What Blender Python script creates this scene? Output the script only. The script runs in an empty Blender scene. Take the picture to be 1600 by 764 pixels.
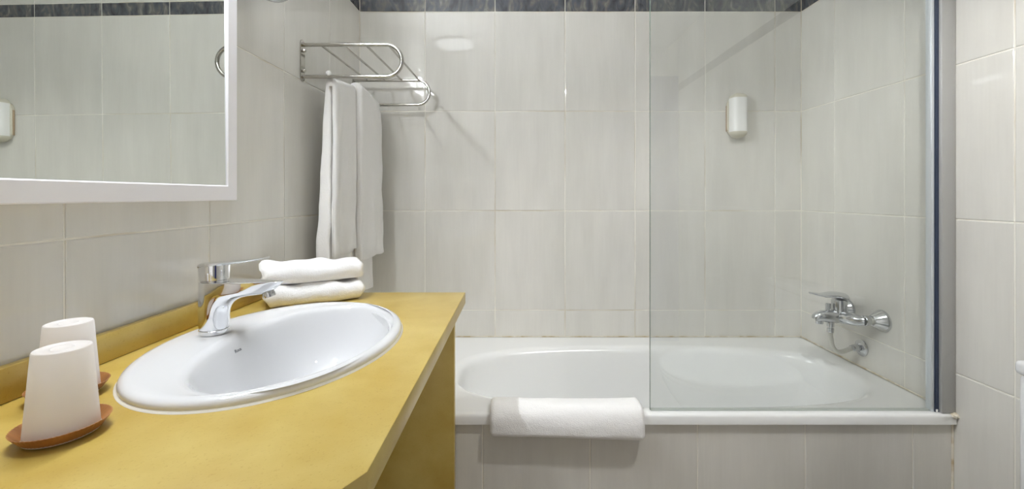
import bpy, bmesh, math, random
from mathutils import Vector, Matrix, noise

# ------------------------------------------------------------------ scene, camera, world, lights, exposure
scene = bpy.context.scene
C = scene.collection
H = 1.10                                   # camera height above the floor
PI = math.pi
F_PX = 669.0                               # focal length in pixels of the 1600x764 frame
VPX, VPY = 810.0, 305.0                    # vanishing point of the room's depth lines

cam_d = bpy.data.cameras.new('camera')
cam = bpy.data.objects.new('camera', cam_d)
C.objects.link(cam)
cam.location = (0, 0, H)
cam.rotation_euler = (PI / 2, 0, 0)
cam_d.sensor_width = 36.0
cam_d.sensor_fit = 'HORIZONTAL'
cam_d.lens = 36.0 * F_PX / 1600.0
cam_d.shift_x = (800 - VPX) / 1600.0
cam_d.shift_y = -(382 - VPY) / 1600.0
cam_d.clip_start = 0.02
scene.camera = cam

scene.view_settings.view_transform = 'Standard'
scene.view_settings.look = 'None'
scene.view_settings.gamma = 1.0
scene.view_settings.use_curve_mapping = False
scene.view_settings.exposure = 1.33
scene.cycles.use_denoising = True
scene.cycles.max_bounces = 14
scene.cycles.diffuse_bounces = 8
scene.cycles.glossy_bounces = 8
scene.cycles.transparent_max_bounces = 12
scene.cycles.blur_glossy = 0.0
scene.cycles.caustics_reflective = False
scene.cycles.caustics_refractive = False

world = bpy.data.worlds.new('world')
scene.world = world
world.use_nodes = True
world.node_tree.nodes['Background'].inputs[0].default_value = (1.0, 0.97, 0.93, 1)
world.node_tree.nodes['Background'].inputs[1].default_value = 0.05

MIRROR_LAMP = 105.0                         # emission of the tube over the mirror
DOWNLIGHT = 1.6                           # emission of the unseen ceiling light added above the basin
FILL_SPOT_W = 17.0                              # out-of-frame ceiling spot added to brighten the bath side
DAYLIGHT = 0.36                             # daylight coming in through the open doorway behind the camera
world.node_tree.nodes['Background'].inputs[1].default_value = DAYLIGHT

# room extents (tile faces)
XL, XR, YB, YF, ZC = -0.680, 1.212, 1.835, -1.05, 2.30


# ------------------------------------------------------------------ helpers
def lin(r, g, b):
    def f(c):
        c /= 255.0
        return c / 12.92 if c <= 0.04045 else ((c + 0.055) / 1.055) ** 2.4
    return (f(r), f(g), f(b), 1.0)


def new_mat(name):
    m = bpy.data.materials.new(name)
    m.use_nodes = True
    nt = m.node_tree
    nt.nodes.clear()
    out = nt.nodes.new('ShaderNodeOutputMaterial')
    return m, nt, out


def N(nt, typ, **kw):
    n = nt.nodes.new(typ)
    for k, v in kw.items():
        if hasattr(n, k):
            setattr(n, k, v)
        else:
            n.inputs[k].default_value = v
    return n


def L(nt, a, ao, b, bi):
    nt.links.new(a.outputs[ao], b.inputs[bi])


def principled(nt, out, **kw):
    p = nt.nodes.new('ShaderNodeBsdfPrincipled')
    for k, v in kw.items():
        p.inputs[k].default_value = v
    nt.links.new(p.outputs[0], out.inputs[0])
    return p


def simple_mat(name, col, rough=0.4, metal=0.0, **kw):
    m, nt, out = new_mat(name)
    principled(nt, out, **{'Base Color': col, 'Roughness': rough, 'Metallic': metal}, **kw)
    return m


def add_noise_colour(nt, p, c1, c2, scale, stretch=(1, 1, 1), coord='Object', detail=4.0, lo=0.35, hi=0.65, rnd=True):
    tc = N(nt, 'ShaderNodeTexCoord')
    mp = N(nt, 'ShaderNodeMapping')
    mp.inputs['Scale'].default_value = stretch
    L(nt, tc, coord, mp, 'Vector')
    nz = N(nt, 'ShaderNodeTexNoise')
    nz.inputs['Scale'].default_value = scale
    nz.inputs['Detail'].default_value = detail
    if rnd:
        oi = N(nt, 'ShaderNodeObjectInfo')
        mul = N(nt, 'ShaderNodeMath', operation='MULTIPLY')
        mul.inputs[1].default_value = 37.0
        L(nt, oi, 'Random', mul, 0)
        nz.noise_dimensions = '4D'
        L(nt, mul, 0, nz, 'W')
    L(nt, mp, 'Vector', nz, 'Vector')
    cr = N(nt, 'ShaderNodeValToRGB')
    cr.color_ramp.elements[0].position = lo
    cr.color_ramp.elements[0].color = c1
    cr.color_ramp.elements[1].position = hi
    cr.color_ramp.elements[1].color = c2
    L(nt, nz, 'Fac', cr, 'Fac')
    L(nt, cr, 'Color', p, 'Base Color')
    return tc, mp, nz, cr


# ------------------------------------------------------------------ materials
def make_tile_mat():
    m, nt, out = new_mat('glazed_tile')
    p = principled(nt, out, **{'Roughness': 0.03, 'Specular IOR Level': 0.62})
    tc, mp, nz, cr = add_noise_colour(nt, p, lin(213, 211, 205), lin(222, 220, 214), 5.0, (3.2, 0.6, 1), detail=5.0, lo=0.3, hi=0.7)
    # second, finer brushing and a small difference from tile to tile
    nz2 = N(nt, 'ShaderNodeTexNoise', noise_dimensions='4D')
    nz2.inputs['Scale'].default_value = 22.0
    nz2.inputs['Detail'].default_value = 3.0
    mp2 = N(nt, 'ShaderNodeMapping')
    mp2.inputs['Scale'].default_value = (7.0, 0.35, 1)
    L(nt, tc, 'Object', mp2, 'Vector')
    L(nt, mp2, 'Vector', nz2, 'Vector')
    oi = N(nt, 'ShaderNodeObjectInfo')
    L(nt, oi, 'Random', nz2, 'W')
    hsv = N(nt, 'ShaderNodeHueSaturation')
    mr = N(nt, 'ShaderNodeMapRange')
    mr.inputs['From Min'].default_value = 0.3
    mr.inputs['From Max'].default_value = 0.7
    mr.inputs['To Min'].default_value = 0.985
    mr.inputs['To Max'].default_value = 1.012
    L(nt, nz2, 'Fac', mr, 'Value')
    mr2 = N(nt, 'ShaderNodeMapRange')
    mr2.inputs['To Min'].default_value = 0.975
    mr2.inputs['To Max'].default_value = 1.02
    L(nt, oi, 'Random', mr2, 'Value')
    mu = N(nt, 'ShaderNodeMath', operation='MULTIPLY')
    L(nt, mr, 'Result', mu, 0)
    L(nt, mr2, 'Result', mu, 1)
    L(nt, mu, 0, hsv, 'Value')
    L(nt, cr, 'Color', hsv, 'Color')
    L(nt, hsv, 'Color', p, 'Base Color')
    # faint waviness of the glaze
    nb = N(nt, 'ShaderNodeTexNoise')
    nb.inputs['Scale'].default_value = 14.0
    L(nt, tc, 'Object', nb, 'Vector')
    bp = N(nt, 'ShaderNodeBump')
    bp.inputs['Strength'].default_value = 0.02
    bp.inputs['Distance'].default_value = 0.01
    L(nt, nb, 'Fac', bp, 'Height')
    L(nt, bp, 'Normal', p, 'Normal')
    return m


def make_band_mat():
    m, nt, out = new_mat('marble_border_tile')
    p = principled(nt, out, **{'Roughness': 0.22})
    tc, mp, nz, cr = add_noise_colour(nt, p, lin(60, 61, 66), lin(138, 137, 134), 16.0, (1.6, 0.7, 1), detail=9.0, lo=0.34, hi=0.7)
    nz.inputs['Distortion'].default_value = 1.6
    cr.color_ramp.elements.new(0.5).color = lin(84, 87, 94)
    e = cr.color_ramp.elements.new(0.58)
    e.color = lin(104, 103, 100)
    return m


def make_grout_mat():
    m, nt, out = new_mat('cream_grout')
    p = principled(nt, out, **{'Roughness': 0.85})
    add_noise_colour(nt, p, lin(206, 196, 176), lin(240, 237, 228), 3.0, detail=6.0, lo=0.36, hi=0.5, rnd=False)
    return m


def make_stone_mat():
    m, nt, out = new_mat('yellow_stone')
    p = principled(nt, out, **{'Roughness': 0.3})
    tc, mp, nz, cr = add_noise_colour(nt, p, lin(178, 149, 66), lin(200, 178, 104), 9.0, detail=8.0, lo=0.3, hi=0.7, rnd=False)
    sp = N(nt, 'ShaderNodeTexNoise')
    sp.inputs['Scale'].default_value = 320.0
    sp.inputs['Detail'].default_value = 2.0
    L(nt, tc, 'Object', sp, 'Vector')
    r2 = N(nt, 'ShaderNodeValToRGB')
    r2.color_ramp.elements[0].position = 0.26
    r2.color_ramp.elements[0].color = (0.85, 0.80, 0.68, 1)
    r2.color_ramp.elements[1].position = 0.4
    r2.color_ramp.elements[1].color = (1, 1, 1, 1)
    L(nt, sp, 'Fac', r2, 'Fac')
    mx = N(nt, 'ShaderNodeMix', data_type='RGBA', blend_type='MULTIPLY')
    mx.inputs[0].default_value = 0.7
    nt.links.new(cr.outputs['Color'], mx.inputs[6])
    nt.links.new(r2.outputs['Color'], mx.inputs[7])
    nt.links.new(mx.outputs[2], p.inputs['Base Color'])
    return m


def make_towel_mat(name, col):
    m, nt, out = new_mat(name)
    p = principled(nt, out, **{'Base Color': col, 'Roughness': 0.95, 'Specular IOR Level': 0.15,
                               'Sheen Weight': 0.25, 'Sheen Roughness': 0.5})
    tc = N(nt, 'ShaderNodeTexCoord')
    nz = N(nt, 'ShaderNodeTexNoise')
    nz.inputs['Scale'].default_value = 420.0
    nz.inputs['Detail'].default_value = 3.0
    L(nt, tc, 'Object', nz, 'Vector')
    nz2 = N(nt, 'ShaderNodeTexNoise')
    nz2.inputs['Scale'].default_value = 60.0
    nz2.inputs['Detail'].default_value = 4.0
    L(nt, tc, 'Object', nz2, 'Vector')
    ad = N(nt, 'ShaderNodeMath', operation='ADD')
    L(nt, nz, 'Fac', ad, 0)
    L(nt, nz2, 'Fac', ad, 1)
    bp = N(nt, 'ShaderNodeBump')
    bp.inputs['Strength'].default_value = 0.5
    bp.inputs['Distance'].default_value = 0.003
    L(nt, ad, 0, bp, 'Height')
    L(nt, bp, 'Normal', p, 'Normal')
    return m


def make_glass_mat(name, tint, refl_rough=0.0):
    # architectural glass: clear straight transmission plus Fresnel reflection
    m, nt, out = new_mat(name)
    tr = N(nt, 'ShaderNodeBsdfTransparent')
    tr.inputs[0].default_value = tint
    gl = N(nt, 'ShaderNodeBsdfGlossy')
    gl.inputs['Roughness'].default_value = refl_rough
    gl.inputs['Color'].default_value = (0.95, 1.0, 1.0, 1)
    fr = N(nt, 'ShaderNodeFresnel')
    ge = N(nt, 'ShaderNodeNewGeometry')          # same index on the way in and out of the pane
    mr = N(nt, 'ShaderNodeMapRange')
    mr.inputs['To Min'].default_value = 1.66
    mr.inputs['To Max'].default_value = 1.0 / 1.66
    L(nt, ge, 'Backfacing', mr, 'Value')
    L(nt, mr, 'Result', fr, 'IOR')
    mx = N(nt, 'ShaderNodeMixShader')
    L(nt, fr, 0, mx, 0)
    L(nt, tr, 0, mx, 1)
    L(nt, gl, 0, mx, 2)
    L(nt, mx, 0, out, 0)
    return m


def make_frosted_mat():
    m, nt, out = new_mat('frosted_plastic')
    df = N(nt, 'ShaderNodeBsdfDiffuse')
    df.inputs[0].default_value = (0.97, 0.955, 0.95, 1)
    tl = N(nt, 'ShaderNodeBsdfTranslucent')
    tl.inputs[0].default_value = (0.97, 0.95, 0.94, 1)
    m1 = N(nt, 'ShaderNodeMixShader')
    m1.inputs[0].default_value = 0.5
    L(nt, df, 0, m1, 1)
    L(nt, tl, 0, m1, 2)
    tr = N(nt, 'ShaderNodeBsdfTransparent')
    m2 = N(nt, 'ShaderNodeMixShader')
    m2.inputs[0].default_value = 0.08
    L(nt, m1, 0, m2, 1)
    L(nt, tr, 0, m2, 2)
    gl = N(nt, 'ShaderNodeBsdfGlossy')
    gl.inputs['Roughness'].default_value = 0.3
    m3 = N(nt, 'ShaderNodeMixShader')
    m3.inputs[0].default_value = 0.04
    L(nt, m2, 0, m3, 1)
    L(nt, gl, 0, m3, 2)
    L(nt, m3, 0, out, 0)
    return m


def make_saucer_mat():
    m, nt, out = new_mat('brown_pressed_fibre')
    p = principled(nt, out, **{'Roughness': 0.5})
    add_noise_colour(nt, p, lin(132, 86, 46), lin(178, 124, 72), 12.0, (1, 6, 1), detail=6.0, lo=0.3, hi=0.7)
    return m


def make_emit(name, col, strength):
    m, nt, out = new_mat(name)
    e = N(nt, 'ShaderNodeEmission')
    e.inputs[0].default_value = col
    e.inputs[1].default_value = strength
    L(nt, e, 0, out, 0)
    return m


def make_caulk_mat():
    m, nt, out = new_mat('aged_caulk')
    p = principled(nt, out, **{'Roughness': 0.7})
    add_noise_colour(nt, p, lin(190, 172, 138), lin(226, 220, 206), 26.0, detail=6.0, lo=0.34, hi=0.55, rnd=False)
    return m


M = {
    'tile': make_tile_mat(), 'band': make_band_mat(), 'grout': make_grout_mat(), 'stone': make_stone_mat(),
    'towel': make_towel_mat('white_terry', (0.89, 0.88, 0.875, 1)),
    'linen': make_towel_mat('white_waffle', (0.89, 0.88, 0.87, 1)),
    'glass': make_glass_mat('clear_glass', (0.982, 0.990, 0.986, 1)),
    'frosted': make_frosted_mat(), 'saucer': make_saucer_mat(), 'caulk': make_caulk_mat(),
    'ceramic': simple_mat('white_ceramic', (0.70, 0.705, 0.72, 1), 0.06, 0.0, **{'Coat Weight': 0.3, 'Coat Roughness': 0.03}),
    'acrylic': simple_mat('white_enamel', (0.83, 0.835, 0.83, 1), 0.2),
    'chrome': simple_mat('chrome', (0.80, 0.81, 0.83, 1), 0.05, 1.0),
    'chrome_dull': simple_mat('dull_chrome', (0.62, 0.63, 0.65, 1), 0.16, 1.0),
    'steel': simple_mat('brushed_steel', (0.50, 0.485, 0.45, 1), 0.12, 1.0),
    'hose': simple_mat('steel_hose', (0.62, 0.61, 0.56, 1), 0.38, 0.7),
    'mirror': simple_mat('mirror_silver', (0.82, 0.85, 0.82, 1), 0.0, 1.0),
    'frame': simple_mat('white_lacquer', (0.90, 0.88, 0.91, 1), 0.3),
    'alu': simple_mat('satin_aluminium', (0.42, 0.42, 0.41, 1), 0.4, 0.2),
    'alu_light': simple_mat('pale_aluminium', (0.68, 0.72, 0.76, 1), 0.3, 0.6),
    'seal': simple_mat('dark_blue_seal', lin(52, 62, 84), 0.35),
    'plastic': simple_mat('white_plastic', (0.85, 0.85, 0.84, 1), 0.25),
    'ivory': simple_mat('ivory_plastic', lin(206, 202, 186), 0.3),
    'beige': simple_mat('beige_plastic', lin(178, 158, 132), 0.5),
    'paint': simple_mat('white_paint', (0.85, 0.85, 0.84, 1), 0.8),
    'floor': simple_mat('floor_stone', lin(150, 140, 124), 0.3),
    'door': simple_mat('blue_door_paint', lin(28, 46, 130), 0.4),
    'ink': simple_mat('grey_ink', lin(100, 104, 112), 0.5),
    'black': simple_mat('black_rubber', (0.02, 0.02, 0.02, 1), 0.5),
    'tube': make_emit('lit_opal_tube', (0.955, 1.0, 1.045, 1), MIRROR_LAMP),
    'down': make_emit('lit_downlight', (0.955, 1.0, 1.045, 1), DOWNLIGHT),
}


# ------------------------------------------------------------------ geometry helpers
def obj(name, bm, mat, parent=None, loc=(0, 0, 0), smooth=True, angle=35, kind=None):
    bmesh.ops.recalc_face_normals(bm, faces=bm.faces)
    me = bpy.data.meshes.new(name)
    bm.to_mesh(me)
    bm.free()
    if smooth:
        me.polygons.foreach_set('use_smooth', [True] * len(me.polygons))
        me.set_sharp_from_angle(angle=math.radians(angle))
    o = bpy.data.objects.new(name, me)
    C.objects.link(o)
    o.location = loc
    if mat is not None:
        me.materials.append(M[mat] if isinstance(mat, str) else mat)
    if parent is not None:
        o.parent = parent
    if kind:
        o['kind'] = kind
    return o


def thing(name, label, cat, loc=(0, 0, 0), rotz=0.0, group=None):
    o = bpy.data.objects.new(name, None)
    C.objects.link(o)
    o.location = loc
    o.rotation_euler = (0, 0, rotz)
    o.empty_display_size = 0.05
    tag(o, label, cat, group)
    return o


def tag(o, label, cat, group=None):
    o['label'] = label
    o['category'] = cat
    if group:
        o['group'] = group
    return o


def box_bm(x0, x1, y0, y1, z0, z1, bev=0.0, seg=2, bm=None):
    own = bm if bm is not None else bmesh.new()
    r = bmesh.ops.create_cube(own, size=1.0)
    vs = r['verts']
    for v in vs:
        v.co = Vector(((x0 + x1) / 2 + v.co.x * (x1 - x0), (y0 + y1) / 2 + v.co.y * (y1 - y0), (z0 + z1) / 2 + v.co.z * (z1 - z0)))
    if bev > 0:
        es = list({e for v in vs for e in v.link_edges})
        bmesh.ops.bevel(own, geom=es, offset=bev, segments=seg, profile=0.5, affect='EDGES')
    return own


def loft(rings, cap0=True, cap1=True, bm=None, closed=True):
    own = bm if bm is not None else bmesh.new()
    vr = [[own.verts.new(p) for p in r] for r in rings]
    for a, b in zip(vr[:-1], vr[1:]):
        n = len(a)
        for i in range(n if closed else n - 1):
            j = (i + 1) % n
            own.faces.new((a[i], a[j], b[j], b[i]))
    if cap0:
        own.faces.new(list(reversed(vr[0])))
    if cap1:
        own.faces.new(vr[-1])
    return own


def lathe(profile, seg=32, axis='Z', origin=(0, 0, 0), cap0=True, cap1=True, bm=None, direction=1):
    """profile: (radius, height) pairs along the axis"""
    rings = []
    ox, oy, oz = origin
    for r, h in profile:
        ring = []
        for i in range(seg):
            a = 2 * PI * i / seg
            c, s = r * math.cos(a), r * math.sin(a)
            h2 = h * direction
            if axis == 'Z':
                ring.append((ox + c, oy + s, oz + h2))
            elif axis == 'X':
                ring.append((ox + h2, oy + c, oz + s))
            else:
                ring.append((ox + c, oy + h2, oz + s))
        rings.append(ring)
    return loft(rings, cap0, cap1, bm)


def tube(path, r, seg=14, caps=True, bm=None, closed=False, sx=1.0):
    pts = [Vector(p) for p in path]
    n = len(pts)
    rad = r if isinstance(r, (list, tuple)) else [r] * n
    tang = []
    for i in range(n):
        if closed:
            t = pts[(i + 1) % n] - pts[i - 1]
        else:
            t = pts[min(i + 1, n - 1)] - pts[max(i - 1, 0)]
        tang.append(t.normalized())
    ref = Vector((0, 0, 1)) if abs(tang[0].z) < 0.9 else Vector((0, 1, 0))
    u = (ref - tang[0] * ref.dot(tang[0])).normalized()
    rings = []
    for i in range(n):
        u = (u - tang[i] * u.dot(tang[i])).normalized()
        v = tang[i].cross(u)
        rings.append([pts[i] + rad[i] * (math.cos(2 * PI * k / seg) * u + sx * math.sin(2 * PI * k / seg) * v) for k in range(seg)])
    if closed:
        rings.append(rings[0])
        own = loft(rings, False, False, bm)
        bmesh.ops.remove_doubles(own, verts=own.verts, dist=1e-6)
        return own
    return loft(rings, caps, caps, bm)


def arc(c, r, a0, a1, n, fx, fy):
    """points c + r(cos a * fx + sin a * fy)"""
    c, fx, fy = Vector(c), Vector(fx), Vector(fy)
    return [c + r * (math.cos(a0 + (a1 - a0) * i / n) * fx + math.sin(a0 + (a1 - a0) * i / n) * fy) for i in range(n + 1)]


def interp(tab, t):
    for (a, va), (b, vb) in zip(tab[:-1], tab[1:]):
        if t <= b:
            k = 0 if b == a else max(0.0, (t - a) / (b - a))
            return va + (vb - va) * k
    return tab[-1][1]


def struct(name, bm, mat, label=None, smooth=False):
    o = obj(name, bm, mat, smooth=smooth, kind='structure')
    if label:
        o['label'] = label
    return o


# ------------------------------------------------------------------ room shell
GD = 0.0016          # grout lies this much behind the tile faces
struct('floor', box_bm(XL - 0.1, XR + 0.1, YF - 0.1, YB + 0.1, -0.1, 0.0), 'floor')
struct('ceiling', box_bm(XL - 0.1, XR + 0.1, YF - 0.1, YB + 0.1, ZC, ZC + 0.1), 'paint')
wall_back = struct('wall_back', box_bm(XL - 0.1, XR + 0.1, YB + GD, YB + 0.1, 0, ZC), 'grout')
wall_left = struct('wall_left', box_bm(XL - 0.1, XL - GD, YF - 0.1, YB + GD, 0, ZC), 'grout')
wall_right = struct('wall_right', box_bm(XR + GD, XR + 0.1, YF - 0.1, YB + GD, 0, ZC), 'grout')
DX0, DX1, DH = -0.58, 0.25, 2.05
wf = bmesh.new()
box_bm(XL, DX0 - 0.05, YF - 0.1, YF, 0, ZC, bm=wf)
box_bm(DX1 + 0.05, XR, YF - 0.1, YF, 0, ZC, bm=wf)
box_bm(DX0 - 0.05, DX1 + 0.05, YF - 0.1, YF, DH + 0.05, ZC, bm=wf)
struct('wall_front', wf, 'tile')
tr = bmesh.new()
box_bm(DX0 - 0.05, DX0, YF - 0.1, YF + 0.012, 0, DH + 0.05, 0.003, bm=tr)
box_bm(DX1, DX1 + 0.05, YF - 0.1, YF + 0.012, 0, DH + 0.05, 0.003, bm=tr)
box_bm(DX0, DX1, YF - 0.1, YF + 0.012, DH, DH + 0.05, 0.003, bm=tr)
struct('trim_1', tr, 'frame')
# light portal in the doorway (guides the sampling of the daylight outside, emits nothing itself)
pd = bpy.data.lights.new('doorway_portal', 'AREA')
pd.shape = 'RECTANGLE'
pd.size, pd.size_y = DX1 - DX0, DH
pd.cycles.is_portal = True
po = bpy.data.objects.new('doorway_portal', pd)
C.objects.link(po)
po.location = ((DX0 + DX1) / 2, YF - 0.05, DH / 2)
po.rotation_euler = (PI / 2, 0, 0)

_tile_cache = {}


def tile_mesh(w, h, mat):
    key = (round(w, 4), round(h, 4), mat)
    if key in _tile_cache:
        return _tile_cache[key]
    a, b = w / 2, h / 2
    e, d = 0.0016, 0.0007
    bm = bmesh.new()
    rings = []
    for (ex, z) in ((0.0, -0.005), (0.0, -d), (e, 0.0)):
        rings.append([(-a + ex, -b + ex, z), (a - ex, -b + ex, z), (a - ex, b - ex, z), (-a + ex, b - ex, z)])
    loft(rings, False, True, bm)
    me = bpy.data.meshes.new('tile')
    bm.to_mesh(me)
    bm.free()
    me.materials.append(M[mat])
    _tile_cache[key] = me
    return me


random.seed(5)


def tile_wall(wall, origin, u, nrm, cols, rows, gap=0.0032):
    """cols: positions along u from origin; rows: (z0, z1, material); tiles are children of the wall"""
    u, nrm = Vector(u), Vector(nrm)
    v = Vector((0, 0, 1))
    R = Matrix((u, v, nrm)).transposed().to_4x4()
    for z0, z1, mat in rows:
        for c0, c1 in zip(cols[:-1], cols[1:]):
            w, h = c1 - c0 - gap, z1 - z0 - gap
            if w < 0.01:
                continue
            me = tile_mesh(w, h, mat)
            o = bpy.data.objects.new('border_tile' if mat == 'band' else 'tile', me)
            C.objects.link(o)
            o.parent = wall
            j = Matrix.Rotation(random.gauss(0, 0.0006), 4, 'X') @ Matrix.Rotation(random.gauss(0, 0.0006), 4, 'Y')
            o.matrix_local = Matrix.Translation(Vector(origin) + u * (c0 + c1) / 2 + v * (z0 + z1) / 2) @ R @ j
            o['kind'] = 'structure'


RH = 0.4265
ROWS = [(H - 0.9195 - 0.1805, H - 0.9195, 'tile')]
z = H - 0.9195
for i in range(4):
    ROWS.append((z, z + RH, 'tile'))
    z += RH
ROWS.append((z, z + 0.058, 'band'))
ROWS.append((z + 0.058, ZC, 'tile'))
bcols = [XL] + [-0.4 + 0.3 * i for i in range(6)] + [XR]
tile_wall(wall_back, (0, YB, 0), (1, 0, 0), (0, -1, 0), bcols, ROWS)
lcols = [1.545 - 0.301 * i for i in range(9)]
lcols = [y for y in lcols if y > YF] + [YF]
lcols = sorted(lcols) + [YB]
tile_wall(wall_left, (XL, 0, 0), (0, 1, 0), (1, 0, 0), lcols, ROWS)
rcols = sorted([1.643 - 0.2985 * i for i in range(9)] + [YF])
rcols = [y for y in rcols if y >= YF] + [YB]
tile_wall(wall_right, (XR, 0, 0), (0, -1, 0), (-1, 0, 0), [-y for y in reversed(rcols)], ROWS)

# ------------------------------------------------------------------ bath: apron, tub, ledge
RIM = H - 0.605                          # height of the tub rim
TX0, TX1, TY0, TY1 = -0.36, XR - 0.003, 1.181, YB - 0.002
AY = 1.194
apron = struct('wall_bath_front', box_bm(TX0, XR, AY + GD, AY + 0.05, 0, RIM - 0.03), 'grout')
tile_wall(apron, (0, AY, 0), (1, 0, 0), (0, -1, 0), [TX0] + [-0.1 + 0.3 * i for i in range(5)] + [XR],
          [(0, 0.041, 'tile'), (0.041, RIM - 0.028, 'tile')])
ledge = struct('wall_bath_ledge', box_bm(XL, TX0 - 0.002, AY + GD, YB, 0, RIM - 0.002), 'grout')
tile_wall(ledge, (0, AY, 0), (1, 0, 0), (0, -1, 0), [XL, -0.4, TX0 - 0.003], [(0, 0.041, 'tile'), (0.041, RIM - 0.002, 'tile')])

tub = thing('bathtub', 'white enamelled built-in bathtub set behind a tiled front', 'bathtub', (0.46, 1.472, 0))
TC = Vector((0.46, 1.472))


def tub_angles():
    ang = [2 * PI * i / 280 for i in range(280)]
    for cx in (TX0, TX1):
        for cy in (TY0, TY1):
            a = math.atan2(cy - TC.y, cx - TC.x) % (2 * PI)
            k = min(range(len(ang)), key=lambda i: abs(ang[i] - a))
            ang[k] = a
    return ang


TANG = tub_angles()


def rect_ring(inset, zz):
    pts = []
    x0, x1, y0, y1 = TX0 + inset - TC.x, TX1 - inset - TC.x, TY0 + inset - TC.y, TY1 - inset - TC.y
    for a in TANG:
        c, s = math.cos(a), math.sin(a)
        t = 1e9
        if c > 1e-9: t = min(t, x1 / c)
        if c < -1e-9: t = min(t, x0 / c)
        if s > 1e-9: t = min(t, y1 / s)
        if s < -1e-9: t = min(t, y0 / s)
        pts.append((c * t, s * t, zz))
    return pts


def oval_ring(x0, x1, y0, y1, zz, n=3.2):
    """superellipse ring; the left (head) end is rounder than the tap end"""
    pts = []
    cx, cy = (x0 + x1) / 2 - TC.x, (y0 + y1) / 2 - TC.y
    ax, ay = (x1 - x0) / 2, (y1 - y0) / 2
    for a in TANG:
        c, s = math.cos(a), math.sin(a)
        nn = n + 0.25 * c - 0.25
        r = ((abs(c) / ax) ** nn + (abs(s) / ay) ** nn) ** (-1 / nn)
        pts.append((cx + c * r, cy + s * r, zz))
    return pts


tub_rings = [rect_ring(0.012, RIM - 0.028), rect_ring(0.0, RIM - 0.028), rect_ring(0.0, RIM - 0.008), rect_ring(0.0025, RIM - 0.0025),
             rect_ring(0.008, RIM), rect_ring(0.02, RIM)]
IX0, IX1, IY0, IY1 = -0.215, 1.135, 1.228, 1.715
for ins, dz in ((-0.020, 0.0), (-0.013, -0.0005), (-0.006, -0.002), (0.001, -0.0048), (0.007, -0.0092), (0.012, -0.0160), (0.0155, -0.0250), (0.0185, -0.038), (0.024, -0.07)):
    tub_rings.append(oval_ring(IX0 + ins, IX1 - ins, IY0 + ins, IY1 - ins, RIM + dz))
for k, (dx0, dx1, dy, dz) in enumerate(((0.05, 0.03, 0.03, -0.12), (0.10, 0.045, 0.042, -0.22), (0.16, 0.065, 0.06, -0.32),
                                        (0.21, 0.09, 0.085, -0.36), (0.28, 0.14, 0.13, -0.38), (0.45, 0.4, 0.2, -0.385))):
    tub_rings.append(oval_ring(IX0 + dx0, IX1 - dx1, IY0 + dy, IY1 - dy, RIM + dz, 3.0))
obj('tub_shell', loft(tub_rings, False, True), 'acrylic', tub, angle=75)
obj('drain', lathe([(0.0, 0), (0.03, 0), (0.033, 0.003), (0.02, 0.005), (0.0, 0.004)], 24, origin=(0.42, -0.03, RIM - 0.384), cap0=False, cap1=False), 'chrome', tub)

cb = bmesh.new()
tube([(TX0, YB - 0.002, RIM), (XR - 0.002, YB - 0.002, RIM)], 0.0025, 6, bm=cb)
tube([(XR - 0.002, YB, RIM), (XR - 0.002, TY0 + 0.01, RIM)], 0.0028, 6, bm=cb)
tube([(XR - 0.003, AY - 0.001, 0.02), (XR - 0.002, AY - 0.001, RIM - 0.03)], 0.003, 6, bm=cb)
struct('trim_2', cb, 'caulk', 'aged cream sealant joint between tub and tiles', smooth=True)
cb2 = bmesh.new()
bmesh.ops.create_icosphere(cb2, subdivisions=3, radius=1.0)
for v in cb2.verts:
    k = 1 + 0.35 * noise.noise(v.co * 2.3)
    v.co = Vector((v.co.x * 0.010 * k, v.co.y * 0.008 * k, v.co.z * 0.008 * k))
struct('trim_3', cb2, 'caulk', 'small lump of stained sealant at the tub corner', smooth=True).location = (XR - 0.006, TY0 + 0.002, RIM - 0.004)

# ------------------------------------------------------------------ glass bath screen
GY = 1.205
scr = thing('bath_screen', 'fixed clear glass bath screen with grey metal wall profile', 'bath screen', (1.18, GY, RIM))
ST = 1.45
obj('glass_pane', box_bm(0.3707 - 1.18, 1.166 - 1.18, -0.003, 0.003, 0.0015, ST), 'glass', scr, smooth=False)
obj('pane_edge', box_bm(0.3700 - 1.18, 0.3706 - 1.18, -0.003, 0.003, 0.0015, ST), simple_mat('green_glass_edge', lin(96, 112, 104), 0.2), scr, smooth=False)
obj('bottom_seal', box_bm(0.372 - 1.18, 1.160 - 1.18, -0.0045, 0.0045, 0.0002, 0.0045), simple_mat('grey_seal', lin(178, 184, 178), 0.4), scr, smooth=False)
obj('wall_profile', box_bm(1.172 - 1.18, XR - 0.0005 - 1.18, -0.020, 0.016, 0.0005, ST + 0.02, 0.0025), 'alu', scr)
obj('seal_strip', box_bm(1.1625 - 1.18, 1.1715 - 1.18, -0.012, 0.010, 0.0005, ST + 0.01), 'seal', scr, smooth=False)
obj('clamp_strip', box_bm(1.1525 - 1.18, 1.162 - 1.18, -0.010, 0.008, 0.0008, ST + 0.005, 0.0015), 'alu_light', scr)
obj('bottom_cap', box_bm(1.162 - 1.18, 1.168 - 1.18, -0.014, -0.0121, 0.001, 0.009, 0.001), 'plastic', scr)

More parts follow.
